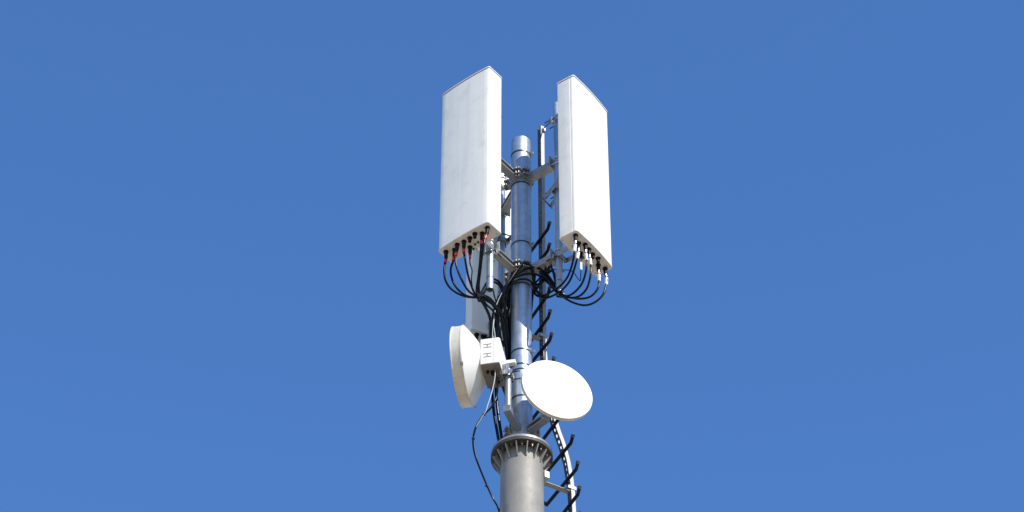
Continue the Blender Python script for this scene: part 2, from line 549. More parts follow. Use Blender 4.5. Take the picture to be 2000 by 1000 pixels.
def antenna(ang, rb, zt, H, W, Dp, label, sockets, rp, tilt, under='underside'):
    zb = zt - H
    n = Vector((math.cos(ang), math.sin(ang), 0))
    t = thing('panel_antenna', label, 'antenna', (n.x * rb, n.y * rb, zb), ang, 'white panel antennas round the pole')
    r = 0.024
    # radome with several rings so that it is not a bare extrusion
    body = outline(W, Dp, r, 0.012)
    m = MB()
    m.prism(body, 0.012, H - 0.020)
    ro = m.build('radome', 'radome', t, bevel=0.002)
    m = MB(); m.prism(outline(W, Dp, r, 0.012, 0.0005), H - 0.0198, H - 0.0142)
    m.build('shadow_gap', 'shadow_gap', t)  # strip added as the shadow line below the cap
    m = MB(); m.prism(outline(W, Dp, r, 0.012, 0.004), H - 0.014, H)
    m.build('top_cap', 'cap', t, bevel=0.003)
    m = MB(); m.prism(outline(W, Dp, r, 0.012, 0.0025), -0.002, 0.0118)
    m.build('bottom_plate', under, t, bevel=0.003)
    for (sx, sy, kind) in sockets:
        m = MB()
        if kind == 's':            # small screw or breather
            m.cyl((sx, sy, -0.014), (sx, sy, -0.0015), 0.009, n=10)
        else:
            m.cyl((sx, sy, -0.010), (sx, sy, -0.0015), 0.022, n=16)
            m.cyl((sx, sy, -0.050), (sx, sy, -0.010), 0.0155, 0.0145, n=16)
        m.build('socket', 'boot', t)
    for sx, sy in ((0.02, -W / 2 + 0.03), (0.02, W / 2 - 0.03), (Dp - 0.045, -W / 2 + 0.05), (Dp - 0.045, W / 2 - 0.05)):
        m = MB(); m.cyl((sx, sy, -0.006), (sx, sy, -0.0015), 0.008, n=8)
        m.build('screw', 'plug', t)
    px = rp - rb                   # the pipe in this antenna's axes
    # lower hinge bracket
    z0 = LO_Z - zb - 0.012 if H > 1.5 else 0.12
    z0 = max(0.06, LO_Z - zb)
    def hinge(z, name):
        m = MB()
        m.box((-0.006, 0, z), (0.004, 0.062, 0.045))
        m.build('back_plate', 'zinc', t, bevel=0.001)
        for s in (-1, 1):
            m = MB()
            m.box((px / 2 - 0.008 + 0.01, s * 0.055, z), (-px / 2 - 0.030, 0.003, 0.030))
            m.build('cheek', 'zinc', t, bevel=0.001)
        pipe_clamp(t, px, z)
    hinge(0.10, 'lower')
    # upper tilt bracket: clamp, two perforated links folding at an elbow
    for zc in (1.49 - zb, 0.575 - zb):
        if zc > H - 0.05:
            continue
        pipe_clamp(t, px, zc)
        m = MB(); m.box((-0.006, 0, zc), (0.004, 0.062, 0.04)); m.build('back_plate', 'zinc', t, bevel=0.001)
    zc = 0.575 - zb
    lift = 0.20 if tilt > 0.15 else 0.10
    elbow = Vector((px - 0.115, 0, zc + 0.09 - tilt))
    for s in (-1, 1):
        a = Vector((-0.012, s * 0.050, zc + lift)); b = Vector((elbow.x, s * 0.050, elbow.z))
        m = MB()
        d = (b - a); L = d.length; d.normalize(); nrm = Y.cross(d).normalized()
        w, th = 0.042, 0.005       # flat bar with a row of round-ended slots
        k = int(L / 0.028)
        for j in range(k + 1):
            m.box(a + d * (L * j / k), (0.0065, th / 2, w / 2 * 0.62), (d, Y, nrm))
        for q in (-1, 1):
            m.box((a + b) / 2 + nrm * (q * w / 2 * 0.78), (L / 2 + 0.006, th / 2, w / 2 * 0.36), (d, Y, nrm))
        m.build('perforated_link', 'zinc', t)
        m = MB()
        a2 = Vector((px + 0.01, s * 0.057, zc)); m.beam(b + Y * (s * 0.007), a2, 0.004, 0.024, side=Y)
        m.build('link', 'zinc', t, bevel=0.0008)
    m = MB(); m.cyl(elbow - Y * 0.075, elbow + Y * 0.075, 0.006, n=8)
    m.build('elbow_bolt', 'band', t)
    return t

W_, D_, H_ = 0.54, 0.190, 1.985
sockL = [(*xy, k) for xy, k in (((0.129, -0.222), 'c'), ((0.102, -0.150), 'c'), ((0.134, -0.095), 'c'), ((0.127, -0.029), 'c'),
         ((0.128, 0.035), 'c'), ((0.138, 0.098), 'c'), ((0.044, -0.031), 'c'), ((0.104, 0.150), 'c'), ((0.128, 0.224), 'c'),
         ((0.045, 0.025), 's'), ((0.012, -0.018), 's'), ((0.048, 0.060), 's'))]
sockR = [(*xy, k) for xy, k in (((0.136, -0.227), 'c'), ((0.106, -0.138), 'c'), ((0.053, -0.030), 'c'), ((0.142, -0.092), 'c'), ((0.136, -0.030), 'c'),
         ((0.129, 0.038), 'c'), ((0.139, 0.104), 'c'), ((0.097, 0.170), 'c'), ((0.121, 0.238), 'c'), ((0.051, 0.027), 's'), ((0.051, -0.134), 's'))]
sockT = [(0.035, -0.15 + 0.06 * k, 'c') for k in range(6)] + [(0.12, -0.12 + 0.08 * k, 'c') for k in range(4)]
antenna(A_L, 0.606, 1.59, H_, W_, D_, 'white panel antenna facing left with red-taped black cables below', sockL, 0.42, 0.11)
antenna(A_R, 0.577, 1.62, H_, W_, D_, 'white panel antenna facing right, brightly sunlit, white-tagged cables below', sockR, 0.39, 0.17)
antenna(A_T, 0.565, 1.60, 2.06, 0.43, 0.16, 'shaded panel antenna behind the pole, half hidden by the left antenna', sockT, 0.42, 0.11, 'underside_shaded')

# ------------------------------------------------------------------ microwave dishes
def dish(name, center, ang, R, rim, depth, label, odu):
    """front looks along local +x; x=0 is the back edge of the rim"""
    t = thing(name, label, 'dish antenna', center, ang, 'round microwave dishes low on the pole')
    m = MB()
    m.lathe([(0.004, R - 0.012), (0.0, R - 0.003), (0.003, R + 0.004), (0.012, R + 0.006), (0.016, R), (rim - 0.012, R), (rim - 0.008, R + 0.004), (rim - 0.001, R + 0.003), (rim, R - 0.004), (rim - 0.003, R - 0.014)], axis=X, n=96)
    m.build('rim', 'shroud', t)
    m = MB()
    k = 14
    m.lathe([(rim - 0.004 + 0.012 * (1 - (j / k) ** 2), max(0.0008, (R - 0.010) * j / k)) for j in range(k, -1, -1)], axis=X, n=96)
    m.build('radome', 'dish', t)
    hub = 0.085
    m = MB()
    prof = []
    for j in range(15):
        f = j / 14
        r = (R - 0.002) + (hub - R) * f
        x = 0.004 - depth * (1 - ((r - hub * 0.6) / (R - hub * 0.6)) ** 1.5)
        prof.append((x, r))
    nk = 0.03 if odu else 0.012
    prof += [(prof[-1][0] - nk, hub), (prof[-1][0] - nk, 0.002)]
    m.lathe(prof, axis=X, n=72)
    m.build('reflector_shell', 'dish', t)
    xb = prof[-1][0]
    for a in (-0.7, 0.9, 2.4, 3.9) if odu else ():     # clips that hold the radome on
        m = MB()
        c = Vector((0.008, math.cos(a) * (R + 0.007), math.sin(a) * (R + 0.007)))
        d = Vector((0, math.cos(a), math.sin(a)))
        m.box(c, (0.012, 0.016, 0.004), (X, X.cross(d), d))
        m.build('clip', 'zinc', t, bevel=0.001)
    for (y, z) in ((0.02, 0.13), (-0.05, 0.13), (0.03, 0.02), (-0.04, 0.02), (0.01, -0.04), (-0.04, -0.05)):
        m = MB()
        rr = math.hypot(y, z) / (R - 0.01)
        xx = rim - 0.004 + 0.012 * (1 - rr * rr)
        m.cyl((xx - 0.004, y, z), (xx + 0.0015, y, z), 0.005, n=8)
        m.build('rivet', 'nut', t)
    return t, xb

A_DL = math.atan2(0.19, -0.98)
dl, xb = dish('microwave_dish', (-0.427, -0.229, -1.530), A_DL, 0.335, 0.098, 0.150, 'white microwave dish seen edge-on from behind, with box radio, facing left', True)
# radio unit of the left dish
ru = MB()
hx, hy, hz = 0.08, 0.145, 0.14
cx = xb - hx + 0.050
ru.prism([(cx - hx, -hy), (cx - hx + 0.0, hy - 0.012), (cx - hx + 0.012, hy), (cx + hx, hy), (cx + hx, -hy)], -hz, hz)
radio = ru.build('radio_unit', 'radio', dl, bevel=0.004)
m = MB(); m.box((cx, 0, -hz - 0.0035), (hx - 0.003, hy - 0.003, 0.0033))
m.build('base_plate', 'radio_base', radio, bevel=0.001)
for z in (0.075, -0.03):
    for dz in (0, -0.035):
        m = MB(); m.box((cx + 0.022, hy + 0.0015, z + dz), (0.034, 0.0016, 0.0022)); m.build('vent_slot', 'vent', radio)
    m = MB(); m.cyl((cx + 0.022, hy, z - 0.0175), (cx + 0.022, hy + 0.004, z - 0.0175), 0.005, n=8); m.build('screw', 'band', radio)
m = MB(); m.box((cx - 0.032, hy + 0.0012, 0), (0.0015, 0.0015, hz - 0.012)); m.build('cover_seam', 'cap', radio)
for (sx, sy, r_, l_) in ((cx + 0.035, 0.06, 0.013, 0.022), (cx - 0.005, 0.045, 0.02, 0.03), (cx - 0.02, -0.03, 0.016, 0.025), (cx - 0.03, -0.075, 0.012, 0.02)):
    m = MB(); m.cyl((sx, sy, -hz - 0.007 - l_), (sx, sy, -hz - 0.006), r_ * 0.85, r_, n=14); m.build('port', 'boot', radio)
# clamp of the radio on its pipe
pxl = cx - hx - 0.042
m = MB(); m.box((cx - hx - 0.008, 0, -0.085), (0.010, 0.05, 0.075)); m.build('bracket', 'radio', dl, bevel=0.002)
pipe_clamp(dl, pxl, -0.175, 0.05)
for s in (-1, 1):
    m = MB(); m.box((cx - hx - 0.022, s * 0.046, -0.135), (0.038, 0.004, 0.055)); m.build('bracket_cheek', 'zinc', dl, bevel=0.001)
m = MB(); m.box((pxl - 0.03, 0.03, -0.06), (0.040, 0.022, 0.018)); m.build('bracket_hook', 'dish', dl, bevel=0.002)
m = MB(); m.cyl((pxl + 0.01, -0.075, -0.12), (pxl + 0.01, 0.075, -0.12), 0.007, n=8); m.build('pivot_bolt', 'plug', dl)

A_DR = math.atan2(-0.93, 0.36)
DRC = (0.289, -0.290, -1.849)
dnr = Vector((math.cos(A_DR), math.sin(A_DR), 0))
dr, xr = dish('microwave_dish', (DRC[0] - dnr.x * 0.036, DRC[1] - dnr.y * 0.036, DRC[2]), A_DR, 0.303, 0.036, 0.062, 'white microwave dish showing its round sunlit face, in front of the pole', False)
pr_ = Vector((0.178, -0.188, 0))
loc = pr_ - Vector((DRC[0] - dnr.x * 0.036, DRC[1] - dnr.y * 0.036, 0))
lx, ly = loc.dot(dnr), loc.dot(Vector((-dnr.y, dnr.x, 0)))
m = MB(); m.beam((xr + 0.004, 0, 0.0), (lx + 0.04, ly, 0.0), 0.07, 0.07); m.build('bracket', 'zinc', dr, bevel=0.003)
m = MB(); m.box((lx + 0.036, ly, 0), (0.004, 0.055, 0.07)); m.build('clamp_plate', 'zinc', dr, bevel=0.001)
m = MB(); m.box((lx - 0.036, ly, 0), (0.004, 0.055, 0.05)); m.build('clamp_jaw', 'zinc', dr, bevel=0.001)

def dish_mount(p, ztop, label):
    t = thing('dish_mount', label, 'dish mount', (0, 0, DZ), group='bent mounts of the microwave dishes')
    p = Vector((p[0], p[1], 0))
    d = p.normalized()
    m = MB()
    zb = DZ - 0.02
    m.lathe([(zb, 0.001), (zb, 0.028), (zb + 0.1, 0.028), (ztop - 0.003, 0.028), (ztop, 0.024), (ztop, 0.001)], p, n=28)
    m.build('pipe', 'zinc', t)
    m = MB()
    channel(m, d * (PR + 0.01) + Z * (DZ + 0.012), d * (p.length + 0.03) + Z * (DZ + 0.012), 0.062, 0.062, 0.005, -1)
    m.build('arm', 'zinc', t, bevel=0.001)
    m = MB(); m.box(d * (p.length + 0.0325) + Z * (DZ + 0.012), (0.002, 0.033, 0.033), (d, Z.cross(d), Z)); m.build('end_cap', 'zinc', t, bevel=0.001)
    return t
ql = Vector((math.cos(A_DL), math.sin(A_DL), 0)) * pxl + Vector((-0.427, -0.229, 0))
dish_mount(ql, -1.62, 'bent bracket with short pipe under the edge-on dish')
dish_mount(pr_, DRC[2] + 0.16, 'bracket reaching behind the round-faced dish')

# ------------------------------------------------------------------ climbing ladder: slotted rail with black rungs on both sides
U = Vector((0.88, 0.475, 0)); Dd = Vector((0.475, -0.88, 0))
path = [(0.187, 1.755), (0.187, -1.00), (0.192, -1.12), (0.205, -1.30), (0.230, -1.52), (0.268, -1.76), (0.312, -1.92), (0.354, -2.04), (0.396, -2.21), (0.422, -2.39), (0.434, -2.55), (0.440, -2.72), (0.442, -3.0), (0.442, -22.0)]
def rail_r(z):
    for (r0, z0), (r1, z1) in zip(path, path[1:]):
        if z1 <= z <= z0:
            return r0 + (r1 - r0) * (z0 - z) / (z0 - z1)
    return path[-1][0]
lad = thing('climbing_ladder', 'slotted grey rail with black angled rungs running up beside the pole', 'ladder', U * 0.442 + Z * -LEVEL)
rw, rdp, rt = 0.058, 0.036, 0.004
pts = []
z = 1.755
PITCH = 0.056
while z > -4.2:
    pts.append((rail_r(z), z)); z -= PITCH / 2
def sec(i):
    r, z = pts[i]
    r0, z0 = pts[max(i - 1, 0)]; r1, z1 = pts[min(i + 1, len(pts) - 1)]
    tg = (U * (r1 - r0) + Z * (z1 - z0)).normalized()
    nn = Dd.cross(tg).normalized()          # close to U
    if nn.dot(U) < 0: nn = -nn
    return U * r + Z * z, nn
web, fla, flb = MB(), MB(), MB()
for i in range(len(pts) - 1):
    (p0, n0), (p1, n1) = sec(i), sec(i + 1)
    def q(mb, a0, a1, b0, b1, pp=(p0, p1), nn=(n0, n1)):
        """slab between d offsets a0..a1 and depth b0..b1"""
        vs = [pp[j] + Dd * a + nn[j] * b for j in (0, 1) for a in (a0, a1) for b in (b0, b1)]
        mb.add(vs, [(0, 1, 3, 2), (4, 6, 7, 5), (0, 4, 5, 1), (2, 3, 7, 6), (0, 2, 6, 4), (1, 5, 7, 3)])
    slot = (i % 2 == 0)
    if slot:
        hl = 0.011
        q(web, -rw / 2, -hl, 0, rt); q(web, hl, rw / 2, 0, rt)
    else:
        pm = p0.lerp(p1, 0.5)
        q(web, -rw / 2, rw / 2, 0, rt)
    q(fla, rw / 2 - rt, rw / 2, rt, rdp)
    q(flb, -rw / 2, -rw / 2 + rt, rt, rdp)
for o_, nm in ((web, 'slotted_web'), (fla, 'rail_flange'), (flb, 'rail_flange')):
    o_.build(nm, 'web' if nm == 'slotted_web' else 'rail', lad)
m = MB(); m.box(U * 0.442 + Z * ((-4.2 - LEVEL + 0.01) / 2), (0.018, 0.029, (LEVEL - 4.21) / 2), (U, Dd, Z)); m.build('rail_foot', 'rail', lad)
zr = 0.27
rung_src = cap_src = None
while zr > -4.0:
    r = rail_r(zr)
    if rung_src is None:
        m = MB()
        hw, hh = 0.011, 0.0135
        prof = [(-0.37, 0.055), (-0.33, 0.0), (0.160, 0.0), (0.197, 0.055)]
        P3 = [Dd * a + Z * b - U * 0.0145 for a, b in prof]
        nrm = [(-0.55, 0.83), (-0.33, 0.94), (0.33, 0.94), (0.55, 0.83)]
        vs = []
        for p, (na, nb), (a, b) in zip(P3, ((-0.8, 0.6), (-0.4, 0.92), (0.4, 0.92), (0.8, 0.6)), prof):
            nv = Dd * (-na if a > 0 else -na) + Z * nb
            vs += [p + nv * hh - U * hw, p + nv * hh + U * hw, p - nv * hh + U * hw, p - nv * hh - U * hw]
        fs = []
        for j in range(3):
            fs += [(j * 4 + i, j * 4 + (i + 1) % 4, (j + 1) * 4 + (i + 1) % 4, (j + 1) * 4 + i) for i in range(4)]
        fs += [(0, 1, 2, 3), (12, 15, 14, 13)]
        m.add(vs, fs)
        rung_src = m.build('rung', 'rung', None, bevel=0.003)
        o = rung_src
    else:
        o = rung_src.copy()
        C.objects.link(o)
    o.parent = lad
    o.location = U * r + Z * zr - (U * 0.442 + Z * -LEVEL)
    o.rotation_euler = (random.uniform(-0.02, 0.02), random.uniform(-0.025, 0.025), random.uniform(-0.03, 0.03))
    if cap_src is None:
        m = MB()
        a0, a1 = Vector((0, 0, 0)) + Dd * 0.183 + Z * 0.037 - U * 0.0145, Dd * 0.200 + Z * 0.060 - U * 0.0145
        m.beam(a0, a1, 0.0245, 0.029, side=U)
        cap_src = m.build('rung_cap', 'rung_tip', None, bevel=0.002)
        k_ = cap_src
    else:
        k_ = cap_src.copy()
        C.objects.link(k_)
    k_.parent = o
    zr -= 0.268
def standoff(z, rpole, name='standoff'):
    r = rail_r(z)
    m = MB()
    m.beam(U * (rpole + 0.002) + Z * z, U * (r - 0.001) + Z * z, 0.045, 0.005)
    m.beam(U * (rpole + 0.004) - Dd * 0.024 + Z * (z + 0.018), U * (r - 0.001) - Dd * 0.024 + Z * (z + 0.018), 0.004, 0.04)
    m.build('standoff_bracket', 'rail', lad, bevel=0.001)
    m = MB()
    c = Dd * 0.0 + U * (r + 0.01) + Z * (z + 0.03)
    m.box(c, (0.038, rw / 2 + 0.006, 0.016), (U, Dd, Z))
    m.build('rail_clip', 'zinc', lad, bevel=0.001)
for z in (1.10, -0.10, -0.92, -1.42):
    standoff(z, PR)
standoff(-2.52, TR)
m = MB(); e0 = U * (TR + 0.012) + Z * -2.50; m.box(e0 + Dd * 0.03, (0.022, 0.055, 0.034), (U, Dd, Z)); m.build('anchor_block', 'zinc', lad, bevel=0.002)
# thin dark stay between rail head and the right antenna pipe
m = MB(); m.tube([U * 0.215 + Z * 1.74, Vector((0.327, -0.231, 1.545))], 0.006, 8); m.build('stay_rod', 'band', lad)
m = MB(); m.box(U * 0.212 + Z * 1.70, (0.05, 0.014, 0.02), (Dd, U, Z)); m.build('rod_clip', 'zinc', lad, bevel=0.001)

# steel bands tensioned round the pole, each with its buckle
def band(z, r, ang, label):
    t = thing('steel_band', label, 'band', (0, 0, z), group='thin dark bands round the pole')
    m = MB(); m.lathe([(z - 0.007, r), (z - 0.007, r + 0.003), (z + 0.007, r + 0.003), (z + 0.007, r)], n=64)
    m.build('strap', 'band', t)
    d = Vector((math.cos(ang), math.sin(ang), 0)); s = Vector((-d.y, d.x, 0))
    m = MB()
    m.box(d * (r + 0.008) + Z * z, (0.008, 0.012, 0.012), (d, s, Z))
    m.box(d * (r + 0.020) + s * 0.010 + Z * (z + 0.004), (0.016, 0.0025, 0.014), (d, s, Z))
    m.cyl(d * (r + 0.018) - s * 0.02 + Z * z, d * (r + 0.018) + s * 0.026 + Z * z, 0.004, n=8)
    m.build('buckle', 'zinc', t, bevel=0.0008)
for z, w in ((1.255, 'topmost thin dark band, just under the sunlit pole top'), (0.845, 'thin dark band just below the upper arms'),
             (0.10, 'thin dark band above the looping black cables'), (-0.41, 'thin dark band just under the looping black cables'),
             (-1.19, 'dark band above the two dishes, by the streaked shadow'), (-1.36, 'upper of two close bands beside the round dish face'),
             (-1.42, 'lower of two close bands beside the round dish face'), (-1.72, 'lowest dark band, beside the dish rim above the flange')):
    band(z, PR + 0.0005, -0.55, w)

# ------------------------------------------------------------------ cables
def cable(label, pts, r=0.0092, boot=True, tag=None, group=None, mat='cable', name='jumper_cable', step=0.012, s_boot=0.0):
    t = thing(name, label, 'cable', pts[0], group=group)
    path = smooth_path(pts, step)
    s0 = 0.0
    if boot:
        m = MB(); m.tube(cut_path(path, 0.010, 0.075), 0.0175, 12, 0.0160); m.build('boot', 'boot', t)
        m = MB(); m.tube(cut_path(path, 0.075, 0.105), 0.0135, 12, 0.0120); m.build('plug', 'plug' if tag == 'white_tag' else 'boot', t)
        s0 = 0.10
    m = MB(); m.tube(cut_path(path, s0, 99), r, 10); m.build('sheath', mat, t)
    if tag == 'red':
        m = MB(); m.tube(cut_path(path, 0.105, 0.139), r + 0.0045, 12); m.build('tape', 'red', t)
    elif tag == 'white_tag':
        pp = cut_path(path, 0.115, 0.195)
        d = (pp[-1] - pp[0]).normalized()
        side = Vector((0.72, -0.69, 0)); side = (side - d * side.dot(d)).normalized()
        m = MB(); m.box((pp[0] + pp[-1]) / 2, ((pp[-1] - pp[0]).length / 2, 0.0105, r + 0.001), (d, d.cross(Vector((0.6, -0.6, -0.5))).normalized(), d.cross(d.cross(Vector((0.6, -0.6, -0.5))).normalized())))
        m.build('tag', 'white_tag', t, bevel=0.002)
    return t

# a few loose runs that make the tangle behind the loops
TANGLE = [
 ('thick black cable falling nearest the pole edge in the tangle', [(-0.066, -0.120, -0.374), (-0.083, -0.100, -0.477), (-0.092, -0.060, -0.620), (-0.096, -0.010, -0.753), (-0.092, 0.030, -0.954), (-0.083, 0.070, -1.272), (-0.071, 0.090, -1.604)], 0.0125),
 ('thick black cable slanting from the loops down behind the radio box', [(-0.053, -0.140, -0.357), (-0.114, -0.140, -0.493), (-0.161, -0.110, -0.609), (-0.195, -0.060, -0.718), (-0.208, -0.010, -0.874), (-0.194, 0.020, -1.084), (-0.155, 0.050, -1.350), (-0.113, 0.080, -1.671)], 0.0120),
 ('black cable crossing from the tied bundle to the pole edge', [(-0.333, -0.410, -0.924), (-0.266, -0.340, -0.902), (-0.207, -0.240, -0.862), (-0.156, -0.130, -0.848), (-0.122, -0.040, -0.903), (-0.105, 0.020, -1.024), (-0.087, 0.060, -1.282)], 0.0105),
 ('thick black cable knotted under the right arm', [(0.103, -0.070, -0.353), (0.129, -0.060, -0.411), (0.163, -0.090, -0.417), (0.189, -0.120, -0.361), (0.207, -0.120, -0.274), (0.182, -0.100, -0.204), (0.139, -0.080, -0.208)], 0.0110),
 ('loose black cable crossing behind the loops left of the pole', [(-0.225, 0.050, -0.814), (-0.208, 0.000, -0.712), (-0.174, -0.050, -0.647), (-0.139, -0.080, -0.579), (-0.096, -0.110, -0.487), (-0.044, -0.120, -0.423), (0.016, -0.115, -0.399), (0.077, -0.100, -0.409), (0.107, -0.050, -0.438)], 0.0085),
 ('loose black cable dipping behind the radio box', [(-0.325, -0.380, -0.906), (-0.287, -0.320, -0.918), (-0.241, -0.240, -0.898), (-0.207, -0.160, -0.914), (-0.181, -0.060, -0.971), (-0.164, 0.000, -1.080), (-0.147, 0.030, -1.222), (-0.121, 0.060, -1.516)], 0.0085),
 ('thin black cable hanging slack between bundle and pole', [(-0.242, -0.200, -0.578), (-0.225, -0.140, -0.640), (-0.191, -0.070, -0.716), (-0.148, -0.040, -0.795), (-0.113, -0.060, -0.790), (-0.096, -0.070, -0.691), (-0.092, -0.100, -0.569)], 0.0065),
 ('thin black cable winding down the pole bundle', [(-0.122, -0.100, -0.477), (-0.148, -0.060, -0.590), (-0.122, -0.050, -0.708), (-0.139, -0.010, -0.813), (-0.109, 0.020, -0.934), (-0.130, 0.040, -1.064), (-0.104, 0.060, -1.252)], 0.0065),
 ('loose black cable slanting under the right arm', [(0.094, -0.060, -0.411), (0.137, -0.100, -0.403), (0.181, -0.130, -0.359), (0.216, -0.150, -0.330), (0.242, -0.170, -0.301), (0.267, -0.190, -0.371), (0.291, -0.200, -0.486), (0.312, -0.200, -0.615)], 0.0085),
 ('second loose black cable slanting under the right arm', [(0.111, -0.050, -0.487), (0.146, -0.080, -0.456), (0.189, -0.110, -0.413), (0.224, -0.140, -0.363), (0.263, -0.170, -0.363), (0.283, -0.190, -0.494), (0.316, -0.200, -0.639)], 0.0085),
 ('thin black cable dropping beside the right pipe', [(0.250, -0.170, -0.276), (0.267, -0.180, -0.373), (0.279, -0.190, -0.470), (0.299, -0.200, -0.566), (0.320, -0.200, -0.652)], 0.0065),
 ('short thin cable under the right arm', [(0.233, -0.120, -0.299), (0.276, -0.150, -0.317), (0.319, -0.170, -0.344), (0.361, -0.200, -0.400)], 0.0045),
]

GL = 'black jumper cables of the left antenna'
GR = 'black jumper cables of the right antenna'
LJ = [
 ('leftmost black cable with red tape under the left antenna', [(-0.633, -0.435, -0.395), (-0.631, -0.435, -0.481), (-0.639, -0.435, -0.543), (-0.644, -0.435, -0.634), (-0.632, -0.432, -0.735), (-0.597, -0.429, -0.817), (-0.545, -0.426, -0.874), (-0.481, -0.423, -0.913), (-0.409, -0.421, -0.929), (-0.354, -0.420, -0.922)], 1),
 ('second black cable with red tape from the left', [(-0.559, -0.459, -0.395), (-0.563, -0.459, -0.469), (-0.570, -0.459, -0.537), (-0.588, -0.457, -0.620), (-0.585, -0.451, -0.699), (-0.559, -0.439, -0.791), (-0.511, -0.426, -0.862), (-0.452, -0.416, -0.906), (-0.358, -0.410, -0.924)], 1),
 ('third black cable with red tape from the left', [(-0.537, -0.518, -0.395), (-0.541, -0.518, -0.463), (-0.546, -0.518, -0.524), (-0.547, -0.515, -0.607), (-0.527, -0.498, -0.699), (-0.486, -0.468, -0.796), (-0.435, -0.441, -0.878), (-0.358, -0.430, -0.938)], 1),
 ('fourth black cable with red tape from the left', [(-0.481, -0.554, -0.395), (-0.480, -0.554, -0.463), (-0.480, -0.554, -0.525), (-0.466, -0.543, -0.623), (-0.446, -0.492, -0.724), (-0.419, -0.440, -0.798), (-0.388, -0.408, -0.868), (-0.350, -0.400, -0.920)], 1),
 ('thin kinked black cable with red tape hanging lowest under the left antenna', [(-0.430, -0.489, -0.395), (-0.429, -0.489, -0.506), (-0.429, -0.486, -0.589), (-0.411, -0.474, -0.662), (-0.415, -0.455, -0.746), (-0.406, -0.436, -0.824), (-0.375, -0.422, -0.907), (-0.350, -0.420, -0.946)], 0.6),
 ('sixth black cable with red tape, running straight down beside the left pipe', [(-0.327, -0.648, -0.395), (-0.330, -0.648, -0.463), (-0.334, -0.648, -0.537), (-0.338, -0.641, -0.621), (-0.346, -0.585, -0.721), (-0.359, -0.506, -0.798), (-0.371, -0.448, -0.878), (-0.349, -0.430, -0.968)], 1.15),
 ('rightmost black cable with red tape under the left antenna corner', [(-0.283, -0.713, -0.395), (-0.287, -0.713, -0.463), (-0.304, -0.713, -0.537), (-0.316, -0.706, -0.622), (-0.329, -0.658, -0.699), (-0.342, -0.557, -0.760), (-0.355, -0.450, -0.832), (-0.337, -0.410, -0.948)], 1.15),
]
for lb, p, k in LJ:
    cable(lb, p, 0.0092 * k, True, 'red', GL)
RJ = [
 ('black cable with white tag from the near corner of the right antenna', [(0.451, -0.596, -0.365), (0.450, -0.596, -0.433), (0.445, -0.596, -0.507), (0.435, -0.588, -0.609), (0.418, -0.538, -0.667), (0.389, -0.442, -0.691), (0.335, -0.325, -0.681), (0.264, -0.226, -0.653), (0.187, -0.163, -0.644), (0.136, -0.150, -0.607)], 'white_tag', 1),
 ('second black cable with white tag from the near corner of the right antenna', [(0.478, -0.507, -0.365), (0.477, -0.507, -0.433), (0.472, -0.507, -0.507), (0.453, -0.500, -0.604), (0.407, -0.400, -0.696), (0.344, -0.292, -0.703), (0.268, -0.204, -0.686), (0.196, -0.155, -0.667), (0.140, -0.140, -0.609)], 'white_tag', 1),
 ('thin sharply bent cable with white tag under the right antenna', [(0.497, -0.388, -0.365), (0.500, -0.388, -0.439), (0.499, -0.388, -0.513), (0.496, -0.372, -0.595), (0.491, -0.340, -0.647), (0.469, -0.319, -0.595), (0.437, -0.278, -0.486), (0.403, -0.252, -0.434), (0.352, -0.222, -0.398), (0.267, -0.200, -0.369)], 'white_tag', 0.45),
 ('third large black cable with white tag, middle of the right antenna', [(0.534, -0.490, -0.365), (0.537, -0.490, -0.433), (0.540, -0.490, -0.507), (0.543, -0.490, -0.593), (0.533, -0.476, -0.689), (0.503, -0.430, -0.769), (0.444, -0.364, -0.805), (0.381, -0.307, -0.796), (0.327, -0.262, -0.720), (0.277, -0.217, -0.614), (0.223, -0.172, -0.458), (0.189, -0.160, -0.353)], 'white_tag', 1),
 ('fourth large black cable with white tag, middle of the right antenna', [(0.565, -0.436, -0.365), (0.568, -0.436, -0.433), (0.575, -0.436, -0.513), (0.578, -0.436, -0.605), (0.568, -0.425, -0.716), (0.537, -0.392, -0.804), (0.473, -0.347, -0.843), (0.390, -0.297, -0.805), (0.327, -0.258, -0.735), (0.264, -0.215, -0.612), (0.210, -0.180, -0.459), (0.172, -0.170, -0.350)], 'white_tag', 1),
 ('second rightmost black cable with white tag, looping under the right antenna', [(0.649, -0.250, -0.365), (0.649, -0.250, -0.433), (0.652, -0.250, -0.507), (0.641, -0.250, -0.641), (0.583, -0.244, -0.733), (0.502, -0.234, -0.755), (0.400, -0.217, -0.724), (0.337, -0.206, -0.663), (0.282, -0.192, -0.546), (0.219, -0.182, -0.412), (0.172, -0.180, -0.348)], 'white_tag', 1),
 ('rightmost black cable with white tag, lowest loop under the right antenna', [(0.707, -0.208, -0.365), (0.710, -0.208, -0.439), (0.717, -0.208, -0.519), (0.688, -0.208, -0.666), (0.622, -0.207, -0.762), (0.536, -0.204, -0.802), (0.442, -0.201, -0.774), (0.349, -0.197, -0.697), (0.273, -0.193, -0.590), (0.206, -0.191, -0.464), (0.154, -0.190, -0.383)], 'white_tag', 1),
]
for lb, p, tg, k in RJ:
    cable(lb, p, 0.0092 * k, True, tg, GR)

def run(label, pts, r=0.0105, **kw):
    return cable(label, pts, r, False, None, kw.pop('group', 'black cables bundled on the pole'), kw.pop('mat', 'cable'), 'feeder_cable', **kw)
